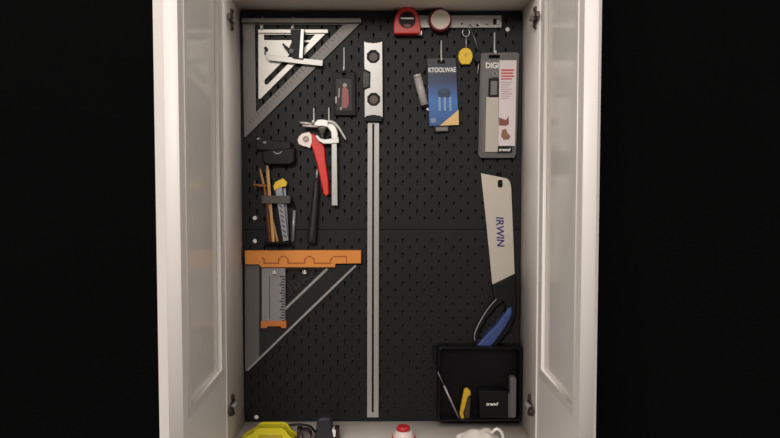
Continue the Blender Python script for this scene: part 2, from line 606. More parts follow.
# ------------------------------------------------------------------ combination square lying across both
t = thing('combination_square', (P(293, 50)[0], 0, P(293, 60)[1]), 'small combination square with black head and silver blade, hooked over the nested triangles', 'combination square')
bm = B()
ya, yb = -0.0205, -0.026
prism(bm, PP([(264.5, 54.5), (322.8, 60.2), (322.4, 66), (268, 60.3)], yb), ya, yb, bev=0.0006)
part('blade', bm, RAILM, t)
bm = B()
prism(bm, PP([(290.5, 29.5), (301, 29.5), (300, 58.5), (292.5, 57.5), (282, 44.5), (283, 43), (289, 48), (291.5, 42)], -0.036), -0.0205, -0.036, bev=0.001)
part('head', bm, BLACK, t)
bm = B()
prism(bm, PP([(300.8, 29), (304, 29), (302.6, 58.5), (298.8, 58)], -0.038), -0.0205, -0.038, bev=0.0008)
part('head_face', bm, SILVER, t, 'silver machined face')
bm = B()
x, z = P(291.5, 51, -0.038)
tube(bm, [(x, -0.034, z), (x, -0.042, z)], 0.006, 14)
tube(bm, [(P(289, 54, -.04)[0], -0.039, P(289, 54, -.04)[1]), (P(294, 49.5, -.04)[0], -0.039, P(294, 49.5, -.04)[1])], 0.0022, 8)
part('thumb_nut', bm, MGREY, t, 'grey thumb nut')
bm = B()
x, z = P(265.8, 48.5, -0.02)
tube(bm, [(x, -0.010, z), (x, -0.022, z)], [0.0045, 0.0045], 12)
tube(bm, [(x, -0.018, z), (x - 0.003, -0.0225, z - 0.012), (x + 0.001, -0.0235, z - 0.017)], 0.0016, 8)
part('scriber', bm, BLACK, t, 'black scriber knob')

# ------------------------------------------------------------------ small dark case with red blades
t = thing('blade_case', (P(344, 100)[0], 0, P(344, 115)[1]), 'small dark see-through case with a red insert, hung left of the spirit level', 'blade case')
bm = B()
yf = -0.016
o = [P(333.5, 72, yf), P(355, 72, yf), P(356, 115.5, yf), P(334.5, 115.5, yf)]
prism(bm, o, -0.001, yf, [ngon(P(344, 74.2, yf), 0.005, 10)], 0.0015)
part('body', bm, BLACK, t)
bm = B()
prism(bm, PP([(335.8, 79), (351.5, 79), (352, 110.5), (336.5, 110.5)], yf - .001), yf + 0.0005, yf - 0.0008, bev=0.0003)
part('label_card', bm, mat('case_card', (52, 48, 48), .5, noise=.1, spec=.3), t, 'dark grey card')
bm = B()
prism(bm, PP([(342.5, 87.5), (345.5, 86.5), (348.5, 90), (349, 103), (347, 108.5), (341.5, 108), (341.8, 96)], yf - .002), yf - 0.0008, yf - 0.003, bev=0.0006)
part('insert', bm, mat('faded_red', (138, 58, 54), .4, noise=.1), t, 'faded red insert')
bm = B()
prism(bm, ngon(P(344.8, 85.3, yf - .002), 0.0055, 12), yf - 0.0008, yf - 0.0022)
prism(bm, PP([(335, 97), (337, 96), (337, 103), (335.3, 103.5)], yf - .002), yf - 0.0008, yf - 0.0018)
prism(bm, PP([(338.8, 88), (339.8, 88), (339.6, 97), (338.2, 98)], yf - .002), yf - 0.0008, yf - 0.0018)
prism(bm, PP([(340, 107), (342, 107), (341.8, 110), (340.2, 110)], yf - .002), yf - 0.0008, yf - 0.0018)
part('print', bm, mat('pale_print', (168, 158, 154), .5, noise=.1), t, 'pale printed marks')

# ------------------------------------------------------------------ spirit level
t = thing('spirit_level', (P(373, 80)[0], 0, P(373, 121)[1]), 'short silver spirit level with three vials, hung upright at the middle', 'spirit level')
yf = -0.024
bm = B()
o = PP([(364, 41), (366, 42.2), (372.8, 43), (380, 42.2), (382.3, 41), (382.8, 117.5), (380, 116), (373.5, 115), (367, 116), (364.6, 117.5), (364.5, 90), (369.8, 87.5), (370.2, 72), (364.3, 69)], yf)
h = [ngon(P(373.3, 56.5, yf), 0.0180, 8, math.pi / 8), ngon(P(373.7, 99.3, yf), 0.0180, 8, math.pi / 8)]
prism(bm, o, -0.002, yf, h, 0.0008)
part('body', bm, SILVER, t)
for (vx, vy) in ((373.3, 56.5), (373.7, 99.3)):
    bm = B()
    c = P(vx, vy, yf)
    prism(bm, ngon(c, 0.0188, 8, math.pi / 8), -0.004, yf - 0.0015, [ngon(c, 0.0122, 20)], 0.0008)
    v = part('vial', bm, BLACK, t, 'black octagonal vial surround')
    bm = B()
    prism(bm, ngon(c, 0.0122, 20), -0.008, yf + 0.003, bev=0.001)
    for s in (-1, 1):
        a = math.radians(35 if vy < 70 else 60)
        d = Vector((math.cos(a), math.sin(a)))
        cc = Vector(c) + d * 0.0036 * s
        n = Vector((-d.y, d.x)) * 0.007
        prism(bm, band(tuple(cc - n), tuple(cc + n), 0.0012), yf + 0.0031, yf + 0.002)
    part('lens', bm, VIAL, v)
bm = B()
prism(bm, PP([(363.2, 70.5), (369.5, 73), (369.2, 86), (363.4, 88.5), (362.6, 80)], yf), -0.003, yf - 0.0004, bev=0.001)
v = part('vial', bm, GVIAL, t, 'dark green side vial')
bm = B()
prism(bm, PP([(369.2, 72), (370.6, 72), (370.2, 87.5), (369, 87.5)], yf - .001), yf + 0.004, yf - 0.001)
prism(bm, PP([(364, 69), (370.6, 71.8), (370.4, 73.2), (364.2, 70.8)], yf - .001), yf + 0.004, yf - 0.001)
prism(bm, PP([(364.3, 88.4), (370.2, 86), (370.3, 87.4), (364.4, 90)], yf - .001), yf + 0.004, yf - 0.001)
part('frame', bm, BLACK, v)
for pts in ([(365, 38.3), (381.3, 38.3), (382.2, 41), (380, 42.2), (372.8, 43), (366, 42.2), (364.1, 41)],
            [(365, 117.2), (367, 116), (373.5, 115), (380, 116), (382.4, 117.2), (381.8, 121.5), (365.6, 121.5)]):
    bm = B()
    prism(bm, PP(pts, yf), -0.0025, yf - 0.0005, bev=0.001)
    part('end_cap', bm, BLACK, t, 'black end cap')

# ------------------------------------------------------------------ long straightedge below it
t = thing('straightedge', (P(373, 300)[0], 0, P(373, 418)[1]), 'long thin silver straightedge with a dark central slot, below the spirit level', 'straightedge')
yf = -0.010
for a, b in (((367.6, 122.5), (367.0, 417.5)), ((374.2, 122.5), (373.6, 417.5))):
    bm = B()
    w = 4.8 if a[0] < 370 else 5.0
    prism(bm, PP([a, (a[0] + w, a[1]), (b[0] + w, b[1]), b], yf), -0.001, yf, bev=0.0008)
    part('rail', bm, RAILM, t)
bm = B()
prism(bm, PP([(371.5, 122.6), (375, 122.6), (375, 124), (371.5, 124)], yf), -0.001, yf + .001)
part('crosspiece', bm, RAILM, t)
bm = B()
prism(bm, PP([(371, 412.5), (374.5, 412.5), (374.5, 417.4), (371, 417.4)], yf), -0.001, yf + .0003)
part('crosspiece', bm, RAILM, t)
bm = B()
prism(bm, PP([(372.0, 124.2), (374.6, 124.2), (374.0, 412), (371.4, 412)], -0.001), -0.0004, -0.0012)
part('slot_strip', bm, BLACK, t, 'black strip in the slot')

# ================================================================== MAGNETIC BAR AND TAPES
t = thing('magnetic_bar', (P(450, 22)[0], 0, P(450, 28)[1]), 'narrow silver magnetic bar with punched holes at the top right', 'tool rail')
bm = B()
yf = -0.008
hs = [rrect(*P(493.2, 18.6, yf), *P(496.4, 24.6, yf), 0.002)] + [ngon(P(a, b, yf), r, 10) for a, b, r in ((462, 23.8, .0026), (477.5, 25.3, .0032), (487, 24.5, .0018), (470, 25, .002))]
prism(bm, PP([(417, 15.4), (501.7, 15.4), (501.7, 27.6), (417, 27.6)], yf), -0.001, yf, hs, 0.0006)
part('strip', bm, SILVER, t)

t = thing('tape_measure', (P(407, 20)[0], 0, P(407, 34)[1]), 'bright red tape measure with a round black label, top of the board', 'tape measure')
bm = B()
yb, yf = -0.002, -0.036
sh = [(393.8, 33.6), (393.4, 26), (394.4, 19), (396.6, 12.8), (400.2, 8.6), (404.5, 6.8), (409, 6.8), (413.6, 8.6), (417.4, 12.8), (419.4, 18), (420.6, 25), (420.9, 33.6)]
prism(bm, PP(sh, yf), yb, yf, bev=0.003)
part('case', bm, RED, t)
c = P(407.2, 20, yf)
bm = B()
prism(bm, ngon(c, 0.0222, 32), yf + 0.002, yf - 0.0015, bev=0.0008)
d = part('label_disc', bm, BLACK, t, 'round black label')
bm = B()
x0, z0 = P(400.8, 17.2, yf - .002); x1, z1 = P(413.6, 19.0, yf - .002)
prism(bm, [(x0, z1 + .0012), (x0 + .0035, z1), (x1, z1 - .0004), (x1, z0 - .001), (x0 + .004, z0 - .001), (x0, z0)], yf - 0.0014, yf - 0.0020)
part('logo', bm, LENSM, d, 'thin white line of print')
bm = B()
prism(bm, PP([(403.5, 24.3), (411, 24.3), (410, 27.4), (405, 27.4)], yf - .002), yf - 0.0014, yf - 0.0018)
part('print', bm, DRED, d, 'dull red patch')
bm = B()
box(bm, (P(418, 32, -.02)[0], -0.026, P(418, 35.4, -.02)[1]), (P(421.8, 32, -.02)[0], -0.010, P(418, 31, -.02)[1]), 0.0006)
part('hook_tab', bm, CHROME, t, 'metal hook tab')

t = thing('tape_measure', (P(440, 20)[0], 0, P(440, 32)[1]), 'round dark red tape measure with a large pale disc, on the magnetic bar', 'tape measure')
bm = B()
yb, yf = -0.0085, -0.034
c = P(440, 19.8, yf)
prism(bm, ngon(c, 0.0305, 40), yb, yf, bev=0.004)
part('case', bm, DRED, t)
bm = B()
c2 = P(440.6, 19.4, yf)
prism(bm, ngon(c2, 0.0258, 36), yf + 0.002, yf - 0.0015, [ngon(c2, 0.0205, 36)], 0.0008)
part('rim', bm, DRIM, t, 'pinkish rim')
bm = B()
prism(bm, ngon(c2, 0.0206, 36), yf + 0.002, yf - 0.0008)
part('disc', bm, DISC, t, 'pale disc')

# key-ring tape, fob and their rings hanging from the bar
t = thing('yellow_tape_fob', (P(465.5, 56)[0], 0, P(465.5, 64)[1]), 'small round yellow tape on a ring below the magnetic bar', 'key tape')
bm = B()
yb, yf = -0.006, -0.020
sh = [(461.7, 64.2), (459.2, 60.8), (458.3, 56), (459.3, 51.6), (462.4, 48.3), (466, 47.4), (469.8, 48.8), (472.4, 52.3), (473, 56.5), (471.8, 60.8), (469.8, 64.2)]
prism(bm, PP(sh, yf), yb, yf, bev=0.002)
part('case', bm, YEL, t)
bm = B()
prism(bm, ngon(P(465.8, 55.2, yf), 0.0042, 14), yf + 0.001, yf - 0.001)
part('button', bm, MUST, t, 'dark gold centre button')
bm = B()
c = P(466, 32.5, -.014)
tube(bm, arc(c, 0.0105, 130, 410, 20, -0.013, .9, 1.0), 0.0011, 8)
x, z = P(466.2, 37, -.013)
tube(bm, [(x, -.013, z), (x, -.013, P(466, 47.8, -.013)[1])], 0.0014, 8)
part('ring', bm, CHROME, t, 'thin wire ring and link')

t = thing('key_fob', (P(478, 56)[0], 0, P(478, 63)[1]), 'small black fob on a slanting strap beside the yellow tape', 'key fob')
bm = B()
yb, yf = -0.006, -0.018
sh = [(474.6, 53.5), (477.5, 50.5), (481, 52), (482.3, 56.5), (481, 61), (477.5, 62.8), (474.6, 60.4), (474, 57)]
prism(bm, PP(sh, yf), yb, yf, bev=0.002)
part('body', bm, BLACKG, t)
bm = B()
a = P(470.5, 29, -.012); m_ = P(475.2, 40, -.012); e = P(478.4, 51.5, -.012)
tube(bm, [(a[0], -.0095, a[1]), (m_[0], -.012, m_[1]), (e[0], -.012, e[1])], 0.0016, 8)
c = P(470.5, 27, -.012)
tube(bm, arc(c, 0.005, 0, 330, 14, -0.0105), 0.0009, 6)
part('strap', bm, mat('dull_wire', (120, 118, 122), .4, metal=.6, noise=.05), t, 'grey wire strap')
bm = B()
c = P(479.3, 71, -.012)
tube(bm, [(P(478.8, 62, -.01)[0], -0.010, P(478.8, 62, -.01)[1]), (P(478.2, 68, -.01)[0], -0.010, P(478.2, 68, -.01)[1]), (P(477.4, 74, -.01)[0], -0.010, P(477.4, 74, -.01)[1])], 0.0012, 6)
part('tail', bm, CHROME, t, 'thin wire tail')

# ================================================================== BLUE PACK
t = thing('hanging_pack', (P(443, 95)[0], 0, P(443, 132)[1]), 'blue and black retail pack with white lettering and a tan corner', 'tool pack')
yb, yf = -0.007, -0.012
bm = B()
prism(bm, PP([(427.2, 58.5), (455.5, 57.8), (456.2, 66.5), (427.6, 66.5)], yf), yb, yf, [rrect(*P(437.5, 60, yf), *P(445, 63.8, yf), 0.003)], 0.0005)
part('header', bm, NAVY, t, 'dark header with a hang hole')
bm = B()
prism(bm, PP([(427.6, 66.4), (456.2, 66.4), (458.6, 124.8), (429.3, 126.2)], yf), yb, yf, bev=0.0006)
part('card', bm, BLUECARD, t, 'blue card')
bm = B()
prism(bm, PP([(427.8, 67.2), (456.0, 66.4), (456.6, 72.8), (428.2, 73.4)], yf), yf + .0002, yf - .0004)
part('brand_band', bm, mat('grey_band', (74, 76, 88), .4, noise=.1), t, 'grey band')
lettering('KTOOLWAE', P(442.1, 69.8, yf), 0.074, 0.0125, yf - .0004, LENSM, t, math.radians(1.0))
bm = B()
prism(bm, PP([(458.5, 109.8), (458.8, 124.8), (439.8, 125.6)], yf), yf + .0002, yf - .0005)
part('corner_flash', bm, TAN, t, 'tan corner flash')
bm = B()
prism(bm, ngon(P(444, 91.8, yf), 0.0155, 18, 0, 1.0, .55), yf + .0002, yf - .004, bev=.0012)
prism(bm, PP([(437.5, 92), (450.6, 92), (449, 97), (439, 97)], yf), yf + .0002, yf - .003, bev=.0008)
part('product_picture', bm, mat('picture_navy', (36, 56, 84), .4, noise=.2), t, 'picture of a dark cutter')
bm = B()
for a in (438.3, 443.6, 449.0):
    prism(bm, PP([(a, 97), (a + 2.2, 97), (a + 2.6, 111), (a + .2, 111)], yf), yf + .0002, yf - .002, bev=.0004)
part('product_picture', bm, mat('picture_pale', (128, 154, 190), .4, noise=.15), t, 'pale shanks of the cutter picture')
bm = B()
prism(bm, PP([(430.6, 118.3), (435.8, 118.1), (436.0, 122.6), (430.8, 122.8)], yf), yf + .0002, yf - .0004)
part('size_mark', bm, mat('size_mark', (120, 140, 170), .5, noise=.1), t, 'pale square mark')
bm = B()
prism(bm, PP([(433.2, 126.0), (449.5, 125.3), (449.8, 131.8), (433.6, 132.3)], yf), yb, yf + .0006, bev=.0004)
part('bottom_tab', bm, BLACK, t, 'black bottom tab')
bm = B()
prism(bm, PP([(435.6, 127.2), (447.6, 126.8), (447.8, 130.6), (436, 131)], yf), yf + .0008, yf + .0002)
part('barcode_mark', bm, mat('worn_print', (118, 112, 110), .5, noise=.3, nscale=300, stretch=(1, 1, .02)), t, 'worn pale print')

t = thing('metal_tube', (P(421, 90)[0], 0, P(421, 110)[1]), 'short pale metal tube with black caps, hanging left of the blue pack', 'tube')
bm = B()
y = -0.012
a = P(417.4, 76, y); b = P(424.4, 105, y)
a3, b3 = Vector((a[0], y, a[1])), Vector((b[0], y, b[1]))
tube(bm, [a3, b3], 0.0108, 20)
part('barrel', bm, mat('pale_tube', (176, 172, 168), .55, metal=.1, noise=.08), t)
d = (b3 - a3).normalized()
bm = B(); tube(bm, [a3 - d * .004, a3 + d * .004], [.0112, .0114], 20)
part('end_rim', bm, mat('bright_rim', (196, 190, 184), .3, metal=.4, noise=.05), t, 'bright rim')
bm = B(); tube(bm, [b3, b3 + d * .008, b3 + d * .009], [.0108, .0100, .006], 20)
part('end_cap', bm, BLACK, t, 'black cap')
bm = B()
q = P(427.8, 109.5, -.008)
tube(bm, [(q[0] - .003, -.012, q[1] + .003), (q[0] + .002, -.010, q[1] - .003)], .0035, 10)
part('pull_tag', bm, WHITEP, t, 'tiny white tag')
bm = B()
k = [P(425.6, 61, -.004), P(426, 67, -.006), P(423, 72, -.01), P(418, 75, -.012)]
tube(bm, smooth_line([(k[0][0], -.002, k[0][1]), (k[1][0], -.004, k[1][1]), (k[2][0], -.010, k[2][1]), (k[3][0], -.012, k[3][1])], 4), .0012, 6)
part('loop', bm, DGREY, t, 'dark cord loop')

# ================================================================== GREY BLISTER PACK
t = thing('blister_pack', (P(498, 100)[0], 0, P(498, 158)[1]), 'grey blister pack of a digital rule with white card, right of the blue pack', 'tool pack')
yb, yf = -0.010, -0.018
bm = B()
x0, z1 = P(480, 52.5, yf); x1, z0 = P(519.3, 158, yf)
o = PP([(481.5, 52.8), (517, 52), (519.5, 54), (517.5, 120), (516.2, 154), (514, 158), (480.5, 158), (478.2, 155), (479.5, 90), (480.6, 54.5)], yf)
prism(bm, o, yb, yf, [rrect(*P(489, 55, yf), *P(500, 58.4, yf), 0.003)], 0.0012)
part('shell', bm, BLISTER, t)
bm = B()
prism(bm, PP([(482.3, 60.5), (499.8, 60.5), (499, 97), (497.5, 152.5), (482.2, 152.5)], yf), yf + .0004, yf - .0006, bev=.0002)
part('tray', bm, mat('tray_grey', (104, 99, 97), .3, noise=.06, coat=.4), t, 'grey inner tray')
bm = B()
prism(bm, PP([(486.2, 97), (498.4, 97), (497.8, 152), (484.8, 152)], yf), yf - .0005, yf - .005, bev=.0008)
part('rule', bm, TOOLB, t, 'beige metal rule')
bm = B()
prism(bm, PP([(488.6, 78.5), (498.8, 78), (498.6, 97.5), (488.2, 97.5)], yf), yf - .0005, yf - .006, [PP([(490.6, 81), (497.2, 81), (496.8, 95), (490.2, 95)], yf)], .0006)
part('display_frame', bm, BLACK, t, 'dark display frame')
bm = B()
prism(bm, PP([(490.6, 81), (497.2, 81), (496.8, 95), (490.2, 95)], yf), yf - .0005, yf - .004)
part('display', bm, mat('lcd_grey', (112, 106, 100), .25, noise=.08, coat=.4), t, 'grey display')
bm = B()
prism(bm, ngon(P(494.5, 74.3, yf), .0085, 16), yf - .0005, yf - .005, [ngon(P(494.5, 74.3, yf), .004, 12)], .0008)
part('pivot', bm, mat('pivot_grey', (120, 114, 110), .3, metal=.5, noise=.1), t, 'grey pivot')
bm = B()
prism(bm, PP([(499.6, 60.2), (516.6, 60.2), (515, 146), (498.2, 146)], yf - .005), yf + .0004, yf - .0052, bev=.0002)
cd_ = part('card', bm, CARD, t, 'white printed card')
yc = yf - .0052
lettering('DIGI', P(492.2, 65.3, yf - .001), 0.0345, 0.0155, yf - .0006, LENSM, t)
bm = B()
for (a, b, w) in ((69.2, 71.2, 13), (72.4, 74.2, 12), (75.4, 77.0, 13), (78.2, 79.6, 11)):
    prism(bm, PP([(501, a), (501 + w, a), (501 + w, b), (501, b)], yc), yc + .0002, yc - .0003)
part('print', bm, REDINK, cd_, 'red lines of print')
bm = B()
for i in range(8):
    a = 82 + i * 2.3
    prism(bm, PP([(501, a), (512.5 - (i * 37 % 5), a), (512.5 - (i * 37 % 5), a + .7), (501, a + .7)], yc), yc + .0002, yc - .0003)
part('print', bm, mat('grey_print', (158, 142, 142), .5, noise=.1), cd_, 'grey lines of small print')
bm = B()
prism(bm, PP([(499, 117.5), (506, 120), (508.5, 116), (509, 124), (506, 126), (499, 125.5)], yc), yc + .0002, yc - .0003)
part('picture', bm, mat('red_brown_print', (128, 70, 62), .5, noise=.4, nscale=250), cd_, 'red brown picture')
bm = B()
prism(bm, PP([(502, 130), (506, 128.6), (507.5, 133), (510.5, 136), (509, 139.5), (503.5, 139.8), (501, 136)], yc), yc + .0002, yc - .0003)
part('picture', bm, BROWNINK, cd_, 'brown picture')
bm = B()
prism(bm, PP([(498, 146), (512.5, 145.8), (512, 152.6), (497.4, 152.8)], yc), yf + .0004, yc - .0002)
bb_ = part('brand_band', bm, BLACK, t, 'black band')
lettering('trend', P(504.8, 149.6, yc), 0.032, 0.0085, yc - .0002, LENSM, bb_, 0, shear=.3)

# ================================================================== HANDSAW
t = thing('handsaw', (P(500, 260)[0], 0, P(500, 350)[1]), 'handsaw hung handle down, pale blade with blue lettering and blue grip', 'handsaw')
bm = B()
yb, yf = -0.006, -0.0085
cr = PP(smooth_line([(503, 177.6), (507.6, 179), (510.3, 183), (511.2, 188)], 4), yf)
o = [P(481, 173.2, yf)] + cr + PP([(512.8, 225), (514.6, 274.2), (492.4, 285.2), (486.5, 225)], yf)
hl = rrect(*P(497.8, 180, yf), *P(502.5, 187.5, yf), 0.004)
prism(bm, o, yb, yf, [hl], 0.0003)
part('blade', bm, STEEL, t)
lettering('IRWIN', P(500.2, 232, yf), 0.083, 0.021, yf, BLUEINK, t, math.radians(-87.5), shear=.12)
bm = B()
yb, yf = -0.0015, -0.024
# black handle body with the grip opening
o = PP([(492.2, 285.6), (515, 274.6), (516.8, 300), (515.5, 318), (508.5, 332), (494.5, 348.5), (475.5, 348.5), (473.6, 338), (478, 325), (486, 311), (495, 299)], yf)
hl = PP([(497.5, 306), (503, 302), (506, 306), (505, 313), (499, 322), (492, 332), (483, 338.5), (478, 339.5), (479, 333), (486, 320)], yf)
prism(bm, o, yb, yf, [hl], 0.003)
part('handle', bm, BLACK, t)
bm = B()
yg = -0.031
o = PP([(511.5, 307), (512.6, 313), (510, 319.5), (505, 328), (500, 335.5), (494, 343.5), (489, 348.2), (475, 348.4), (478.4, 344), (487.4, 334), (496.6, 325), (505.6, 313), (508.6, 308)], yg)
prism(bm, o, -0.004, yg, bev=0.004)
part('grip', bm, BLUE, t, 'blue rubber grip')
bm = B()
ln = smooth_line([(496.6, 299), (489, 307.5), (481.5, 319), (476.3, 329.5), (474.4, 336), (475, 341)], 4)
tube(bm, [(P(a, b, -.026)[0], -.0255, P(a, b, -.026)[1]) for a, b in ln], [.0011 + .0004 * math.sin(i / (len(ln) - 1) * math.pi) for i in range(len(ln))], 8)
part('edge_trim', bm, mat('pale_trim', (150, 148, 150), .4, noise=.05), t, 'thin pale edge line')
single('peg_hook', hook_bm(500.3, 172, 185.5, 0.020, 0.0028), BLACK, 'black peg hook through the hole of the saw blade', 'hook')

# ================================================================== BLACK BIN, LOWER RIGHT
t = thing('storage_bin', (P(480, 385)[0], 0, P(480, 421)[1]), 'black open-fronted plastic bin at the lower right of the board', 'storage bin')
yf = -0.055
X0, Z1 = P(438, 347.5, yf); X1, Z0 = P(521.6, 421.5, yf)
X1 = min(X1, XR - 0.004)
bm = B()
prism(bm, rrect(X0, Z0, X1, Z1, .010), -0.0005, yf, [rrect(X0 + .006, Z0 + .005, X1 - .006, Z1 - .005, .007)], .0012)
part('shell', bm, BLACKG, t)
bm = B()
prism(bm, rrect(X0 + .004, Z0 + .004, X1 - .004, Z1 - .004, .007), -0.0006, -0.004)
part('back', bm, BLACKG, t)
bm = B()
prism(bm, rrect(X0 - .011, Z1 - .05, X0, Z1 - .006, .003), -0.0005, -0.022, bev=.002)
part('mounting_lug', bm, BLACK, t)
ZF = Z0 + .0064

t = thing('boxed_bit', (P(495, 405)[0], 0, ZF), 'low black box with small white lettering, inside the black bin', 'box')
yb, yf = -0.012, -0.044
bm = B()
prism(bm, PP([(479.5, 391), (508.3, 391), (508.3, 419.8), (479.5, 419.8)], yf), yb, yf, bev=.001)
for v in bm.verts:
    if v.co.z < ZF + .02: v.co.z = max(v.co.z, ZF)
part('carton', bm, BLACK, t)
lettering('trend', P(492.4, 403.9, yf), 0.033, 0.0092, yf, LENSM, t, 0, shear=.3)
t = thing('grey_sleeve', (P(513, 400)[0], 0, ZF), 'tall rounded grey plastic sleeve at the right end inside the black bin', 'sleeve')
bm = B()
yf = -0.046
x0, zt = P(510.4, 377.5, yf); x1, _ = P(516.6, 377, yf)
prism(bm, rrect(x0, ZF, x1, zt, .006), -0.014, yf, bev=.002)
part('sleeve', bm, MGREY, t)
bm = B()
xa, zz = P(508.6, 394.5, yf)
box(bm, (xa, -.044, ZF), (x0 - .0002, -.014, zz), .001)
part('flap', bm, MGREY, t)
# yellow and black knife
t = thing('utility_knife', (P(464, 405)[0], 0, ZF), 'yellow and black folding knife standing in the black bin', 'knife')
yf = -0.040
bm = B()
prism(bm, PP([(467.5, 388.3), (470.3, 391), (470.8, 396), (469.2, 395.2), (467.5, 398), (465.2, 407), (463.2, 413), (464.6, 418.5), (461, 419.6), (459.6, 413.5), (461, 406), (463, 396), (464.4, 389.5)], yf), -0.026, yf, bev=.0012)
part('handle', bm, MUST, t)
bm = B()
prism(bm, PP([(469.0, 396.5), (470.8, 399), (469.5, 418.6), (465.2, 418.6), (464.2, 413), (466.4, 405)], yf), -0.026, yf + .001, bev=.001)
part('grip_insert', bm, mat('knife_insert', (58, 48, 24), .45, noise=.1), t, 'dark insert')
# thin rod
t = thing('scriber_rod', (P(458, 420)[0], 0, ZF), 'thin pale metal rod leaning to the left in the black bin', 'rod')
bm = B()
a = P(437.6, 371.6, -.059); b = P(458.8, 420.5, -.048)
av = Vector((a[0], -.059, a[1])); bv = Vector((b[0], -.048, max(b[1], ZF + .002)))
tube(bm, [av, av + (bv - av) * .3], [.0020, .0024], 10)
part('tip', bm, mat('rod_tip', (104, 100, 100), .4, metal=.5, noise=.05), t)
bm = B()
tube(bm, [av + (bv - av) * .3, bv], [.0027, .0027], 10)
part('shaft', bm, mat('rod_shaft', (158, 146, 146), .4, metal=.3, noise=.05), t)

# ================================================================== PIPE CUTTER, CLAMP, BLACK HANDLE
t = thing('pipe_cutter', (P(315, 160)[0], 0, P(327, 196)[1]), 'red handled cutter with a pale metal jaw, hung left of the silver clamp', 'pipe cutter')
yb, yf = -0.001, -0.0145
bm = B()
prism(bm, PP([(311.5, 133.2), (315.5, 134.8), (318.5, 139.5), (322, 142), (324.6, 148), (325.4, 160), (328.4, 181), (329.2, 194), (326, 196.5), (323.2, 193.5), (320.4, 180), (316.8, 163), (312.5, 149), (309.6, 141)], yf), yb, yf, bev=.003)
part('handle', bm, REDB, t, 'red handle')
bm = B()
prism(bm, PP([(302.2, 133.2), (309.2, 131.6), (312, 135), (312.2, 142.5), (310, 148.5), (306.5, 147), (302.5, 146.2), (298.6, 144.2), (297.2, 140), (299, 136)], yf - .003), yb, yf - .003, bev=.0015)
part('jaw', bm, mat('jaw_metal', (206, 190, 182), .4, metal=.3, noise=.08), t, 'pale metal jaw')
bm = B()
c = P(305.8, 139, yf - .005)
prism(bm, ngon(c, .0085, 18), yf - .002, yf - .006, [ngon(c, .0052, 14)], .0008)
prism(bm, ngon(c, .005, 14), yf - .002, yf - .0045)
part('pivot', bm, mat('pivot_bronze', (128, 116, 106), .35, metal=.6, noise=.1), t, 'round pivot')

t = thing('bar_clamp', (P(334, 160)[0], 0, P(334, 206)[1]), 'silver bar clamp with curved top arm hung on two hooks', 'clamp')
bm = B()
yb, yf = -0.022, -0.031
prism(bm, PP([(331.5, 126), (336.6, 126), (337.6, 205.5), (331.6, 205.5)], yf), yb, yf, bev=.0012)
part('bar', bm, mat('clamp_bar', (176, 174, 170), .35, metal=.4, noise=.05), t)
bm = B()
prism(bm, PP(smooth_line([(313.5, 124.8), (316.5, 120.4), (321, 119.2), (327, 120), (332, 122.6), (336, 127.2), (338, 134), (337.2, 140)], 3) + [(331.5, 140), (330.8, 132), (327.5, 127.2), (322, 126.2), (316, 126.6)], yf - .004), yb, yf - .004, bev=.002)
part('fixed_jaw', bm, mat('clamp_pale', (206, 204, 198), .35, metal=.3, noise=.05), t)
bm = B()
prism(bm, PP([(315, 135.8), (317.2, 135), (320.5, 138.4), (325, 139.4), (331, 138.4), (338.5, 136.8), (339, 142.8), (331, 143.8), (323.5, 143.8), (318.5, 141)], yf - .004), yb, yf - .004, bev=.0015)
part('sliding_jaw', bm, MATS['clamp_pale'], t)
bm = B()
x = P(322.2, 130, -.028)[0]
lathe(bm, (x, -.028), [(.004, P(0, 139.5, -.028)[1]), (.004, P(0, 133.5, -.028)[1]), (.005, P(0, 133.4, -.028)[1]), (.0095, P(0, 130.0, -.028)[1]), (.0120, P(0, 128.2, -.028)[1]), (.0120, P(0, 126.8, -.028)[1])], 18)
part('swivel_pad', bm, mat('pad_grey', (120, 120, 112), .4, metal=.4, noise=.1), t, 'grey swivel pad')
bm = B()
ln = smooth_line([(328, 121.2), (334, 123), (339.5, 129), (345.8, 139.6)], 4)
tube(bm, [(P(a, b, -.038)[0], -.038, P(a, b, -.038)[1]) for a, b in ln], [.0052 - .0026 * i / (len(ln) - 1) for i in range(len(ln))], 10)
part('lever', bm, MATS['clamp_pale'], t, 'bent pale lever')
bm = B()
for (p, q, r) in (((300, 122.6), (312, 123.8), .0032), ((302.6, 125.8), (318, 126.4), .0034)):
    a = P(*p, -.036); b = P(*q, -.036)
    tube(bm, [(a[0], -.036, a[1]), (b[0], -.036, b[1])], r, 10)
part('grip_rod', bm, mat('rod_pinkish', (214, 200, 196), .35, metal=.3, noise=.05), t, 'pair of pale rods')

t = thing('hand_tool', (P(312, 210)[0], 0, P(312, 243)[1]), 'black tapered tool handle with a short silver tip, hung below the red cutter', 'hand tool')
yc = -0.020
sec = [(316.6, 178, .0040), (316.2, 184, .0062), (315.6, 195, .0088), (314.4, 208, .0098), (313.2, 222, .0112), (312.2, 232, .0125), (311.6, 241, .0130), (311.5, 243, .011)]
bm = B()
tube(bm, [(P(a, b, yc)[0], yc, P(a, b, yc)[1]) for a, b, r in sec], [r for a, b, r in sec], 16)
part('handle', bm, mat('charcoal_rubber', (32, 31, 32), .5, noise=.1), t)
bm = B()
a = P(317.2, 169.5, yc); b = P(316.6, 179, yc)
tube(bm, [(a[0], yc, a[1]), (b[0], yc, b[1])], [.0030, .0034], 12)
part('tip', bm, SILVER, t, 'silver tip')
bm = B()
q = P(315.6, 193, yc)
box(bm, (q[0] - .011, yc + .006, q[1] - .004), (q[0] + .011, -.0005, q[1] + .004), .001)
part('clip', bm, BLACK, t)

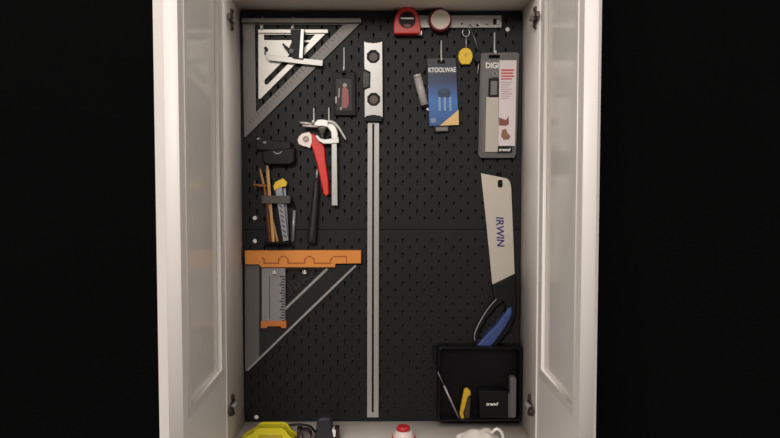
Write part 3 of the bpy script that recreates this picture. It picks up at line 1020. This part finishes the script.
# ================================================================== BLACK HOLDER, LEFT
t = thing('tool_bracket', (P(272, 150)[0], 0, P(272, 165)[1]), 'black plastic bracket with a curved pale highlight, under the tip of the big triangle', 'bracket')
bm = B()
prism(bm, PP([(255.5, 137.2), (262, 137), (275, 141), (290.5, 141.4), (291, 150), (285, 152), (272, 150.8), (255.8, 149.6)], -.020), -.0005, -.020, bev=.002)
part('plate', bm, mat('bracket_grey', (15, 14, 16), .45, noise=.1, spec=.25), t)
bm = B()
prism(bm, PP([(262, 150.5), (294.5, 147.5), (294.8, 161.5), (290, 164.8), (266, 164.8), (262.2, 161)], -.034), -.0005, -.034, bev=.004)
part('pocket', bm, BLACK, t)
bm = B()
c = P(277.6, 149.4, -.036)  # highlight along the curved rim, drawn as a thin pale tube
tube(bm, arc(c, .0115, 200, 340, 14, -.0355, 1.1, 1.0), [.0008 + .0012 * math.sin(math.pi * i / 14) for i in range(15)], 8)
part('ring', bm, mat('ring_glint', (150, 148, 150), .3, noise=.05), t, 'pale curved highlight')
for q in ((258.4, 138.6), (264.8, 142.4)):  # two oval highlights on the plate, drawn as small pale studs
    bm = B()
    prism(bm, ngon(P(*q, -.021), .0042, 12, 0, 1.3, .8), -.018, -.0222, bev=.0008)
    part('screw', bm, mat('oval_glint_' + str(int(q[0])), (128, 124, 126), .3, metal=.4, noise=.05), t, 'pale oval highlight')

# ================================================================== PENCIL HOLDER
t = thing('pencil_holder', (P(277, 220)[0], 0, P(277, 245)[1]), 'black plastic pencil holder with an open front, left edge of the board', 'pencil holder')
yf = -.046
xa, za = P(262.5, 195.5, yf); xb, zb_ = P(289.5, 243.5, yf)
HB = zb_ + .003
bm = B()
prism(bm, [(xa, zb_), (xb, zb_), (xb, za), (xa, za)], -.0005, -.004)
part('back', bm, BLACK, t)
bm = B()
box(bm, (xa, yf, zb_), (xb, -.004, HB), .0008)
part('tray', bm, BLACK, t)
bm = B()
z1, z0 = P(0, 195.6, yf)[1], P(0, 203.4, yf)[1]
box(bm, (xa - .001, yf - .0015, z0), (xb + .001, yf + .001, z1), .0006)
box(bm, (xa - .002, yf + .001, z0), (xa, -.004, z1))
box(bm, (xb, yf + .001, z0), (xb + .002, -.004, z1))
part('band', bm, mat('holder_band', (66, 61, 58), .45, noise=.1), t, 'greyish front band')


def stick(name, a, b, ya, yb_, r, m, lab, cat, group=None, tipm=None, seg=6, tip=True):
    p = P(*a, ya); q = P(*b, yb_)
    av = Vector((p[0], ya, p[1])); bv = Vector((q[0], yb_, max(q[1], HB + r * .2)))
    u = (bv - av).normalized()
    o = thing(name, tuple(bv), lab, cat, group)
    bm = B()
    tube(bm, [av + u * (.014 if tip else 0), bv], r, seg)
    for f in bm.faces: f.smooth = seg > 8
    part('barrel', bm, m, o)
    if tip:
        bm = B()
        tube(bm, [av, av + u * .0142], [r * .25, r], seg)
        part('point', bm, tipm or WOOD, o)
    return o


stick('pencil', (267.2, 165), (273.4, 242), -.030, -.030, .0046, WOOD, 'tallest tan pencil, upright in the pencil holder', 'pencil', 'pencils in the holder')
stick('pencil', (260, 168.5), (277.6, 242), -.022, -.022, .0034, mat('tan_paint', (188, 140, 90), .5, noise=.12), 'thin tan pencil slanting behind the tallest one in the holder', 'pencil', 'pencils in the holder')
stick('pencil', (265.2, 197), (269, 242), -.038, -.038, .0026, MAROON, 'dark maroon pencil left of the tan ones in the holder', 'pencil', 'pencils in the holder', tipm=MAROON)
# brown bevel tool lying across the pencils
t = thing('marking_tool', (P(262, 186)[0], 0, P(262, 190)[1]), 'small brown wooden marking tool poking out left of the pencils', 'marking tool')
bm = B()
p = [P(253.6, 184.6, -.030), P(260, 185.4, -.030), P(267, 185.8, -.024)]
tube(bm, [(p[0][0], -.033, p[0][1]), (p[1][0], -.033, p[1][1]), (p[2][0], -.036, p[2][1])], [.0028, .0034, .0042], 10)
part('arm', bm, WOODD, t)
bm = B()
a = P(254.6, 180.5, -.033); b = P(255.6, 190, -.033)
tube(bm, [(a[0], -.033, a[1]), (b[0], -.033, b[1])], [.0022, .0026], 10)
part('peg', bm, mat('brown_peg', (104, 66, 44), .5, noise=.15), t)
bm = B()
a = P(264, 184, -.036); b = P(270.5, 241.8, -.036)
tube(bm, [(a[0], -.036, a[1]), (b[0], -.036, max(b[1], HB + .001))], .0026, 8)
part('shaft', bm, WOODD, t)
# knife with yellow cap + silver body
t = thing('marker_knife', (P(282, 240)[0], 0, HB), 'silver bladed knife with a yellow cap in the pencil holder', 'knife')
bm = B()
yf2 = -.036
prism(bm, PP([(274.8, 188), (281.8, 186.5), (288.4, 240.5), (283.2, 241.6)], yf2), -.030, yf2, bev=.0008)
for v in bm.verts: v.co.z = max(v.co.z, HB + .0003)
part('blade_body', bm, mat('blade_grey', (142, 140, 144), .35, metal=.4, noise=.1), t)
bm = B()
prism(bm, PP([(273.2, 186.2), (275.2, 182.2), (282.8, 178.3), (287, 182.2), (286.2, 186.2), (280.2, 187.6), (274.2, 190.5)], yf2 - .002), -.027, yf2 - .002, bev=.0015)
part('cap', bm, YEL, t, 'yellow cap')
bm = B()
for i in range(7):
    u = i / 6
    q = (280.6 + 4.6 * u, 206 + 30 * u)
    prism(bm, band(P(q[0] - 1.6, q[1] - 1.0, yf2), P(q[0] + 1.4, q[1] + 1.4, yf2), .0028), yf2 + .0002, yf2 - .0004)
part('engraving', bm, INK, t, 'dark marks down the body')
t = thing('steel_rule', (P(290, 240)[0], 0, HB), 'narrow steel rule behind the yellow capped knife in the holder', 'ruler')
bm = B()
prism(bm, PP([(283.2, 188), (285.6, 187.4), (289.0, 240.6), (286.6, 241)], -.022), -.019, -.022, bev=.0003)
for v in bm.verts: v.co.z = max(v.co.z, HB + .0003)
part('blade', bm, mat('rule_grey', (150, 150, 158), .3, metal=.5, noise=.05), t)
bm = B()
for i in range(16):
    u = i / 15
    prism(bm, band(P(283.7 + 3.1 * u, 190 + 48 * u, -.022), P(284.9 + 3.1 * u, 190 + 48 * u, -.022), .0008), -.0218, -.0223)
part('scale_marks', bm, INK, t)
t = thing('steel_pin', (P(293, 240)[0], 0, P(293, 243)[1]), 'short bright steel pin hung just right of the pencil holder', 'pin')
bm = B()
a = P(294.4, 210, -.010); b = P(292.6, 241.5, -.010)
tube(bm, [(a[0], -.010, a[1]), (b[0], -.010, b[1])], .0044, 12)
part('shank', bm, mat('pin_grey', (150, 150, 154), .35, metal=.4, noise=.1), t)
bm = B()
tube(bm, [(a[0], -.010, a[1]), (a[0], -.010, a[1] + .005), (a[0], -.006, a[1] + .010), (a[0], -.001, a[1] + .010)], .0022, 10)
part('hanger', bm, BLACK, t)

# ================================================================== ORANGE TRIANGLE
t = thing('rafter_square', (P(300, 300)[0], 0, P(246, 372)[1]), 'large smoky plastic triangle with an orange top bar, on the lower board', 'speed square')
yf = -.022
bm = B()
o = PP([(244.8, 250.6), (361, 250.4), (361, 263.4), (335.4, 263.8), (335, 267.4), (261, 267.4), (259, 264.4), (245, 264.4)], yf)
prism(bm, o, -.001, yf, bev=.0012)
fe = part('fence', bm, ORANGE, t, 'orange bar')
bm = B()
for (a, b) in ((262, 281), (286, 307), (312, 333)):
    prism(bm, PP([(a, 256.6), (a + 3, 258.8), (a + 3, 262.4), (b - 3, 262.4), (b - 3, 258.8), (b, 256.6), (b, 258.2), (b - 1.6, 259.6), (b - 1.6, 263.8), (a + 1.6, 263.8), (a + 1.6, 259.6), (a, 258.2)], yf), yf + .001, yf - .0012, bev=.0003)
prism(bm, PP([(281, 255.8), (286, 255.8), (286, 257), (281, 257)], yf), yf + .001, yf - .0012)
prism(bm, PP([(307, 255.8), (312, 255.8), (312, 257), (307, 257)], yf), yf + .001, yf - .0012)
prism(bm, PP([(333, 255.8), (347, 255.8), (347, 263), (346, 263), (346, 257), (333, 257)], yf), yf + .001, yf - .0012)
part('moulding', bm, ORANGED, fe, 'raised moulding, relief shade in its darker colour')
bm = B()
y0, y1 = -.001, -.008
prism(bm, PP([(245, 264), (259.3, 264), (259.3, 357), (246.5, 371.5), (245, 371.5)], y1), y0, y1, bev=.0006)
part('upright_leg', bm, SMOKE, t, 'smoky grey leg')
bm = B()
prism(bm, PP([(259.5, 267), (357.5, 264.5), (259.5, 357)], y1), y0, y1 + .001, [PP([(263, 270), (322, 270), (263, 328)], y1)], .0006)
part('web', bm, SMOKED, t, 'dark smoky web')
bm = B()
prism(bm, band(P(355.8, 265.5, y1), P(247.2, 370.3, y1), .0062), y0, y1 - .001, bev=.0008)
part('edge_rib', bm, PALEEDGE, t, 'pale sloping edge')
bm = B()
prism(bm, band(P(327.5, 268.5, y1), P(284.8, 309.5, y1), .0068), y0, y1 - .001, bev=.0008)
part('edge_rib', bm, PALEEDGE, t, 'pale inner sloping edge')
bm = B()
for i in range(6):
    a = (286.5 + i * 4.6, 285 + i * 0.2)
    prism(bm, band(P(286 + i * 4, 281 - i * .5, y1 + .0008), P(295 + i * 4, 296 - i * 4, y1 + .0008), .0009), y1 + .0012, y1 + .0004)
    prism(bm, band(P(286 + i * 4.2, 300 - i * 4, y1 + .0008), P(292 + i * 4.4, 290 - i * 4, y1 + .0008), .0009), y1 + .0012, y1 + .0004)
part('scale_marks', bm, mat('etched_lines', (70, 67, 68), .5, noise=.1), t, 'faint etched scale')

t = thing('small_square', (P(273, 300)[0], 0, P(273, 328.5)[1]), 'small grey try square with black graduations and orange foot, hung inside the orange triangle', 'try square')
bm = B()
y0, y1 = -.010, -.0135
prism(bm, PP([(261.8, 267.9), (285.2, 267.9), (285.2, 324.5), (261.8, 324.5)], y1), y0, y1, [ngon(P(274.8, 271.4, y1), .0035, 12)], .0004)
part('blade', bm, RULERM, t)
bm = B()
for i in range(17):
    a = 276 + i * 2.75
    w = (5.0, 2.6, 3.6)[i % 3]
    prism(bm, PP([(284.6 - w, a), (284.6, a), (284.6, a + 1.25), (284.6 - w, a + 1.25)], y1), y1 + .0002, y1 - .0003)
prism(bm, PP([(269.2, 276), (269.8, 276), (269.8, 319), (269.2, 319)], y1), y1 + .0002, y1 - .0003)
part('scale_marks', bm, INK, t, 'black graduations')
bm = B()
prism(bm, PP([(260.8, 321.2), (286.2, 321.2), (286.2, 328.2), (281.5, 328.2), (280.5, 326.4), (267.5, 326.4), (266.5, 328.2), (260.8, 328.2)], -.02), -.0097, -.020, bev=.001)
part('stock', bm, mat('dull_orange', (196, 112, 54), .45, noise=.06), t, 'orange foot')
for px, lab in ((274.6, 'pale peg hook above the small grey square in the orange triangle'), (304.8, 'pale peg hook under the middle of the orange bar')):
    x, z = P(px, 272, -.026)
    bm = B()
    tube(bm, [(x, -.0095 if px > 290 else -.0140, z - .002), (x, -.024, z - .004), (x, -.027, z - .001), (x, -.0275, z + .005)], .0024, 8)
    if px > 290:
        tube(bm, [(x, -.0005, z - .002), (x, -.0105, z - .002)], .0022, 8)
    else:
        tube(bm, [(x, -.0005, z - .002), (x, -.0145, z - .002)], .0022, 8)
    tube(bm, arc((x, z + .001), .0058, 150, 330, 12, -.0265), .0010, 6)
    single('peg_hook', bm, WHITEP, lab, 'hook', 'pale peg hooks on the board')

# ================================================================== THINGS ON THE CABINET BOTTOM
YS = -.172


def S(px, py, y=YS + .047):
    return P(px, py, y)


t = thing('yellow_tool', (S(270, 430)[0], YS, ZB), 'bright yellow plastic tool with sloping shoulders, on the cabinet bottom at left', 'power tool')
bm = B()
o = [S(240, 446), S(243, 437.5), S(249, 432.5), S(256.5, 428.5), S(260, 424.6), S(263, 423.6), S(283.5, 423.6), S(286.5, 425), S(290, 430.5), S(295.5, 434), S(297, 446)]
o = [(x, max(z, ZB)) for x, z in o]
o[0] = (o[0][0], ZB); o[-1] = (o[-1][0], ZB)
prism(bm, o, YS + .05, YS, bev=.004)
part('housing', bm, YELT, t)
bm = B()
prism(bm, [S(262, 428.6), S(284, 428.6), S(285.5, 432.4), S(260.5, 432.6)], YS + .002, YS - .0012, bev=.0006)
part('label_panel', bm, mat('olive_print', (168, 150, 24), .5, noise=.25, nscale=120), t, 'darker printed panel')
bm = B()
prism(bm, [S(287.5, 432), S(293.6, 433), S(293.4, 438), S(288, 438)], YS + .002, YS - .0015, bev=.001)
part('catch', bm, mat('pale_yellow', (226, 222, 120), .4, noise=.05), t, 'pale yellow catch')

t = thing('power_pack', (S(325, 430)[0], YS, ZB), 'charcoal upright tool body with a cable, on the cabinet bottom below the straightedge', 'power tool')
bm = B()
o = [S(314, 446), S(315.8, 432), S(317.6, 424), S(318.4, 415), S(320, 412.6), S(330.5, 412.2), S(332, 414), S(333, 424), S(334.6, 432), S(337, 446)]
o[0] = (o[0][0], ZB); o[-1] = (o[-1][0], ZB)
o = [(x, max(z, ZB)) for x, z in o]
prism(bm, o, YS + .05, YS, bev=.005)
part('body', bm, mat('charcoal_body', (38, 38, 41), .5, noise=.08), t)
bm = B()
prism(bm, [S(333.2, 424.2), S(336.8, 424.5), S(336.4, 431), S(334.8, 431.5)], YS + .03, YS + .001, bev=.001)
part('button', bm, WHITEP, t, 'pale button')
bm = B()
prism(bm, [S(335.5, 424), S(339.5, 424), S(340, 446), S(337, 446)], YS + .04, YS + .004, bev=.001)
for v in bm.verts: v.co.z = max(v.co.z, ZB)
part('side_grip', bm, mat('dark_maroon_grip', (50, 24, 26), .5, noise=.1), t, 'dark maroon side')
bm = B()
ln = smooth_line([(318.5, 430), (314, 428.2), (308, 425.6), (300, 424.4), (292, 425), (286, 426)], 5)
tube(bm, [(S(a, b, YS + .055)[0], YS + (.02 + .035 * min(1, i / 8)), S(a, b, YS + .055)[1]) for i, (a, b) in enumerate(ln)], .0032, 10)
e = S(286, 426, YS + .055)
tube(bm, [(e[0], YS + .055, e[1]), (e[0] - .01, YS + .056, e[1] - .02), (e[0] - .012, YS + .058, ZB + .004)], .0032, 10)
part('cable', bm, BLACK, t, 'black cable loop')

t = thing('tape_roll', (S(305, 438)[0], YS, ZB), 'dark brown roll standing between the yellow tool and charcoal tool', 'roll')
bm = B()
yr = YS - .004
c = S(304.5, 439.5, yr); rr = c[1] + (S(304, 430.5, yr)[1] - c[1]) - ZB
rr = (S(304, 430.2, yr)[1] - ZB) / 2
c = (c[0], ZB + rr)
prism(bm, ngon(c, rr, 32), YS + .022, yr, [ngon((c[0] + .001, c[1]), rr * .72, 28)], .0012)
part('roll', bm, mat('dark_purple_roll', (48, 34, 40), .4, noise=.1), t)
bm = B()
prism(bm, ngon((c[0] + .001, c[1]), rr * .72, 28), YS + .020, YS + .002, [ngon((c[0] + .001, c[1]), rr * .6, 28)])
part('core', bm, mat('pinkish_core', (150, 128, 124), .6, noise=.1), t, 'pale card core')
t = thing('brown_block', (S(296.5, 438)[0], YS, ZB), 'small brown block right beside the yellow tool', 'block')
bm = B()
xa, zt = S(294.2, 430.5, YS + .02); xb, _ = S(299.8, 430, YS + .02)
box(bm, (xa + .006, YS + .024, ZB), (xb + .006, YS + .046, zt), .002)
part('body', bm, BROWNP, t)
bm = B()
box(bm, (xa + .007, YS + .025, zt - .0005), (xb + .005, YS + .045, zt + .004), .001)
part('lid', bm, BLACK, t)

# red capped bottle
yb_ = -.165
t = thing('glue_bottle', (P(403, 430, yb_)[0], yb_, ZB), 'white squat bottle with red cap and red label, on the cabinet bottom', 'bottle')
xc = P(403.5, 430, yb_)[0]
def zz(py): return P(403, py + 3.2, yb_ - .01)[1]
bm = B()
lathe(bm, (xc, yb_), [(.030, ZB), (.0315, ZB + .002), (.0315, zz(436)), (.0275, zz(434.2)), (.0245, zz(431.5)), (.0225, zz(429)), (.0200, zz(428.2))], 32)
part('body', bm, WHITEB, t)
bm = B()
lathe(bm, (xc, yb_), [(.0318, ZB + .004), (.0322, ZB + .005), (.0322, zz(437)), (.0300, zz(434.6)), (.0282, zz(433.8)), (.0278, zz(434.2))], 32)
part('label', bm, PINKR, t, 'bright red label')
bm = B()
lathe(bm, (xc - .0005, yb_), [(.0165, zz(428.6)), (.0168, zz(428.0)), (.0163, zz(424.6)), (.0145, zz(423.8))], 24)
cp = part('cap', bm, mat('cap_red', (190, 44, 44), .4, noise=.08), t, 'red cap')
bm = B()
for k in range(16):
    a = 2 * math.pi * k / 16
    tube(bm, [(xc - .0005 + .0165 * math.cos(a), yb_ + .0165 * math.sin(a), zz(427.8)), (xc - .0005 + .0161 * math.cos(a), yb_ + .0161 * math.sin(a), zz(424.8))], .0011, 6)
part('ribs', bm, mat('cap_rib', (150, 30, 34), .45, noise=.08), cp)

# crumpled plastic bag
t = thing('plastic_bag', (P(478, 436, -.165)[0], -.165, ZB), 'crumpled translucent white plastic bag on the cabinet bottom at right', 'bag')
bm = B()
bmesh.ops.create_icosphere(bm, subdivisions=4, radius=1.0)
c = P(478, 436, -.165)[0]
H = P(480, 427.5, -.165)[1] - ZB
from mathutils import noise as mn
for v in bm.verts:
    n = v.co.normalized()
    k = 1 + .16 * mn.noise(n * 2.3) + .10 * mn.noise(n * 5.1 + Vector((3, 1, 2))) - .05 * abs(mn.noise(n * 9))
    bump = .12 * math.exp(-((n.x - .35) / .18) ** 2) if n.z > 0 else 0
    v.co = Vector((c + n.x * .058 * k, -.165 + n.y * .034 * k, ZB + max(0, (n.z * .86 + bump * n.z) * H * k)))
for f in bm.faces: f.smooth = True
part('body', bm, BAGM, t)
bm = B()
p = [P(492, 434, -.195), P(497, 429.5, -.195), P(502, 433.5, -.195), P(504, 440, -.195)]
tube(bm, smooth_line([(p[0][0], -.187, p[0][1]), (p[1][0], -.191, p[1][1]), (p[2][0], -.187, p[2][1]), (p[3][0], -.183, p[3][1])], 5), .004, 10)
part('twisted_neck', bm, WHITEP, t, 'white twisted neck')

# ================================================================== LIGHT
def area(name, loc, rot, size, size_y, watt, col):
    l = bpy.data.lights.new(name, 'AREA')
    l.shape = 'RECTANGLE'
    l.size = size; l.size_y = size_y
    l.energy = watt; l.color = col
    o = bpy.data.objects.new(name, l)
    o.location = loc; o.rotation_euler = rot
    COL.objects.link(o)
    return o


area('ceiling_lamp', (-0.70, -3.9, 2.78), (math.radians(72), 0, math.radians(-11)), 1.2, 0.7, 78, (1.0, 0.945, 0.89))
W = bpy.data.worlds.new('room_light')
SC.world = W
W.use_nodes = True
wn = W.node_tree
bg = wn.nodes['Background']
tc = wn.nodes.new('ShaderNodeTexCoord')
sp = wn.nodes.new('ShaderNodeSeparateXYZ')
cr = wn.nodes.new('ShaderNodeValToRGB')
mr = wn.nodes.new('ShaderNodeMapRange')
mr.inputs['From Min'].default_value = -1; mr.inputs['From Max'].default_value = 1
cr.color_ramp.elements[0].position = 0.43; cr.color_ramp.elements[0].color = (.14, .13, .12, 1)
cr.color_ramp.elements[1].position = 0.72; cr.color_ramp.elements[1].color = (1.0, .965, .93, 1)
wn.links.new(tc.outputs['Generated'], sp.inputs[0])
wn.links.new(sp.outputs['Z'], mr.inputs['Value'])
wn.links.new(mr.outputs[0], cr.inputs[0])
wn.links.new(cr.outputs[0], bg.inputs['Color'])
bg.inputs['Strength'].default_value = 1.0

vs = SC.view_settings
vs.view_transform = 'Standard'
vs.look = 'None'
vs.gamma = 1.0
vs.use_curve_mapping = False
vs.exposure = 0.0
SC.cycles.use_denoising = True
SC.cycles.max_bounces = 8
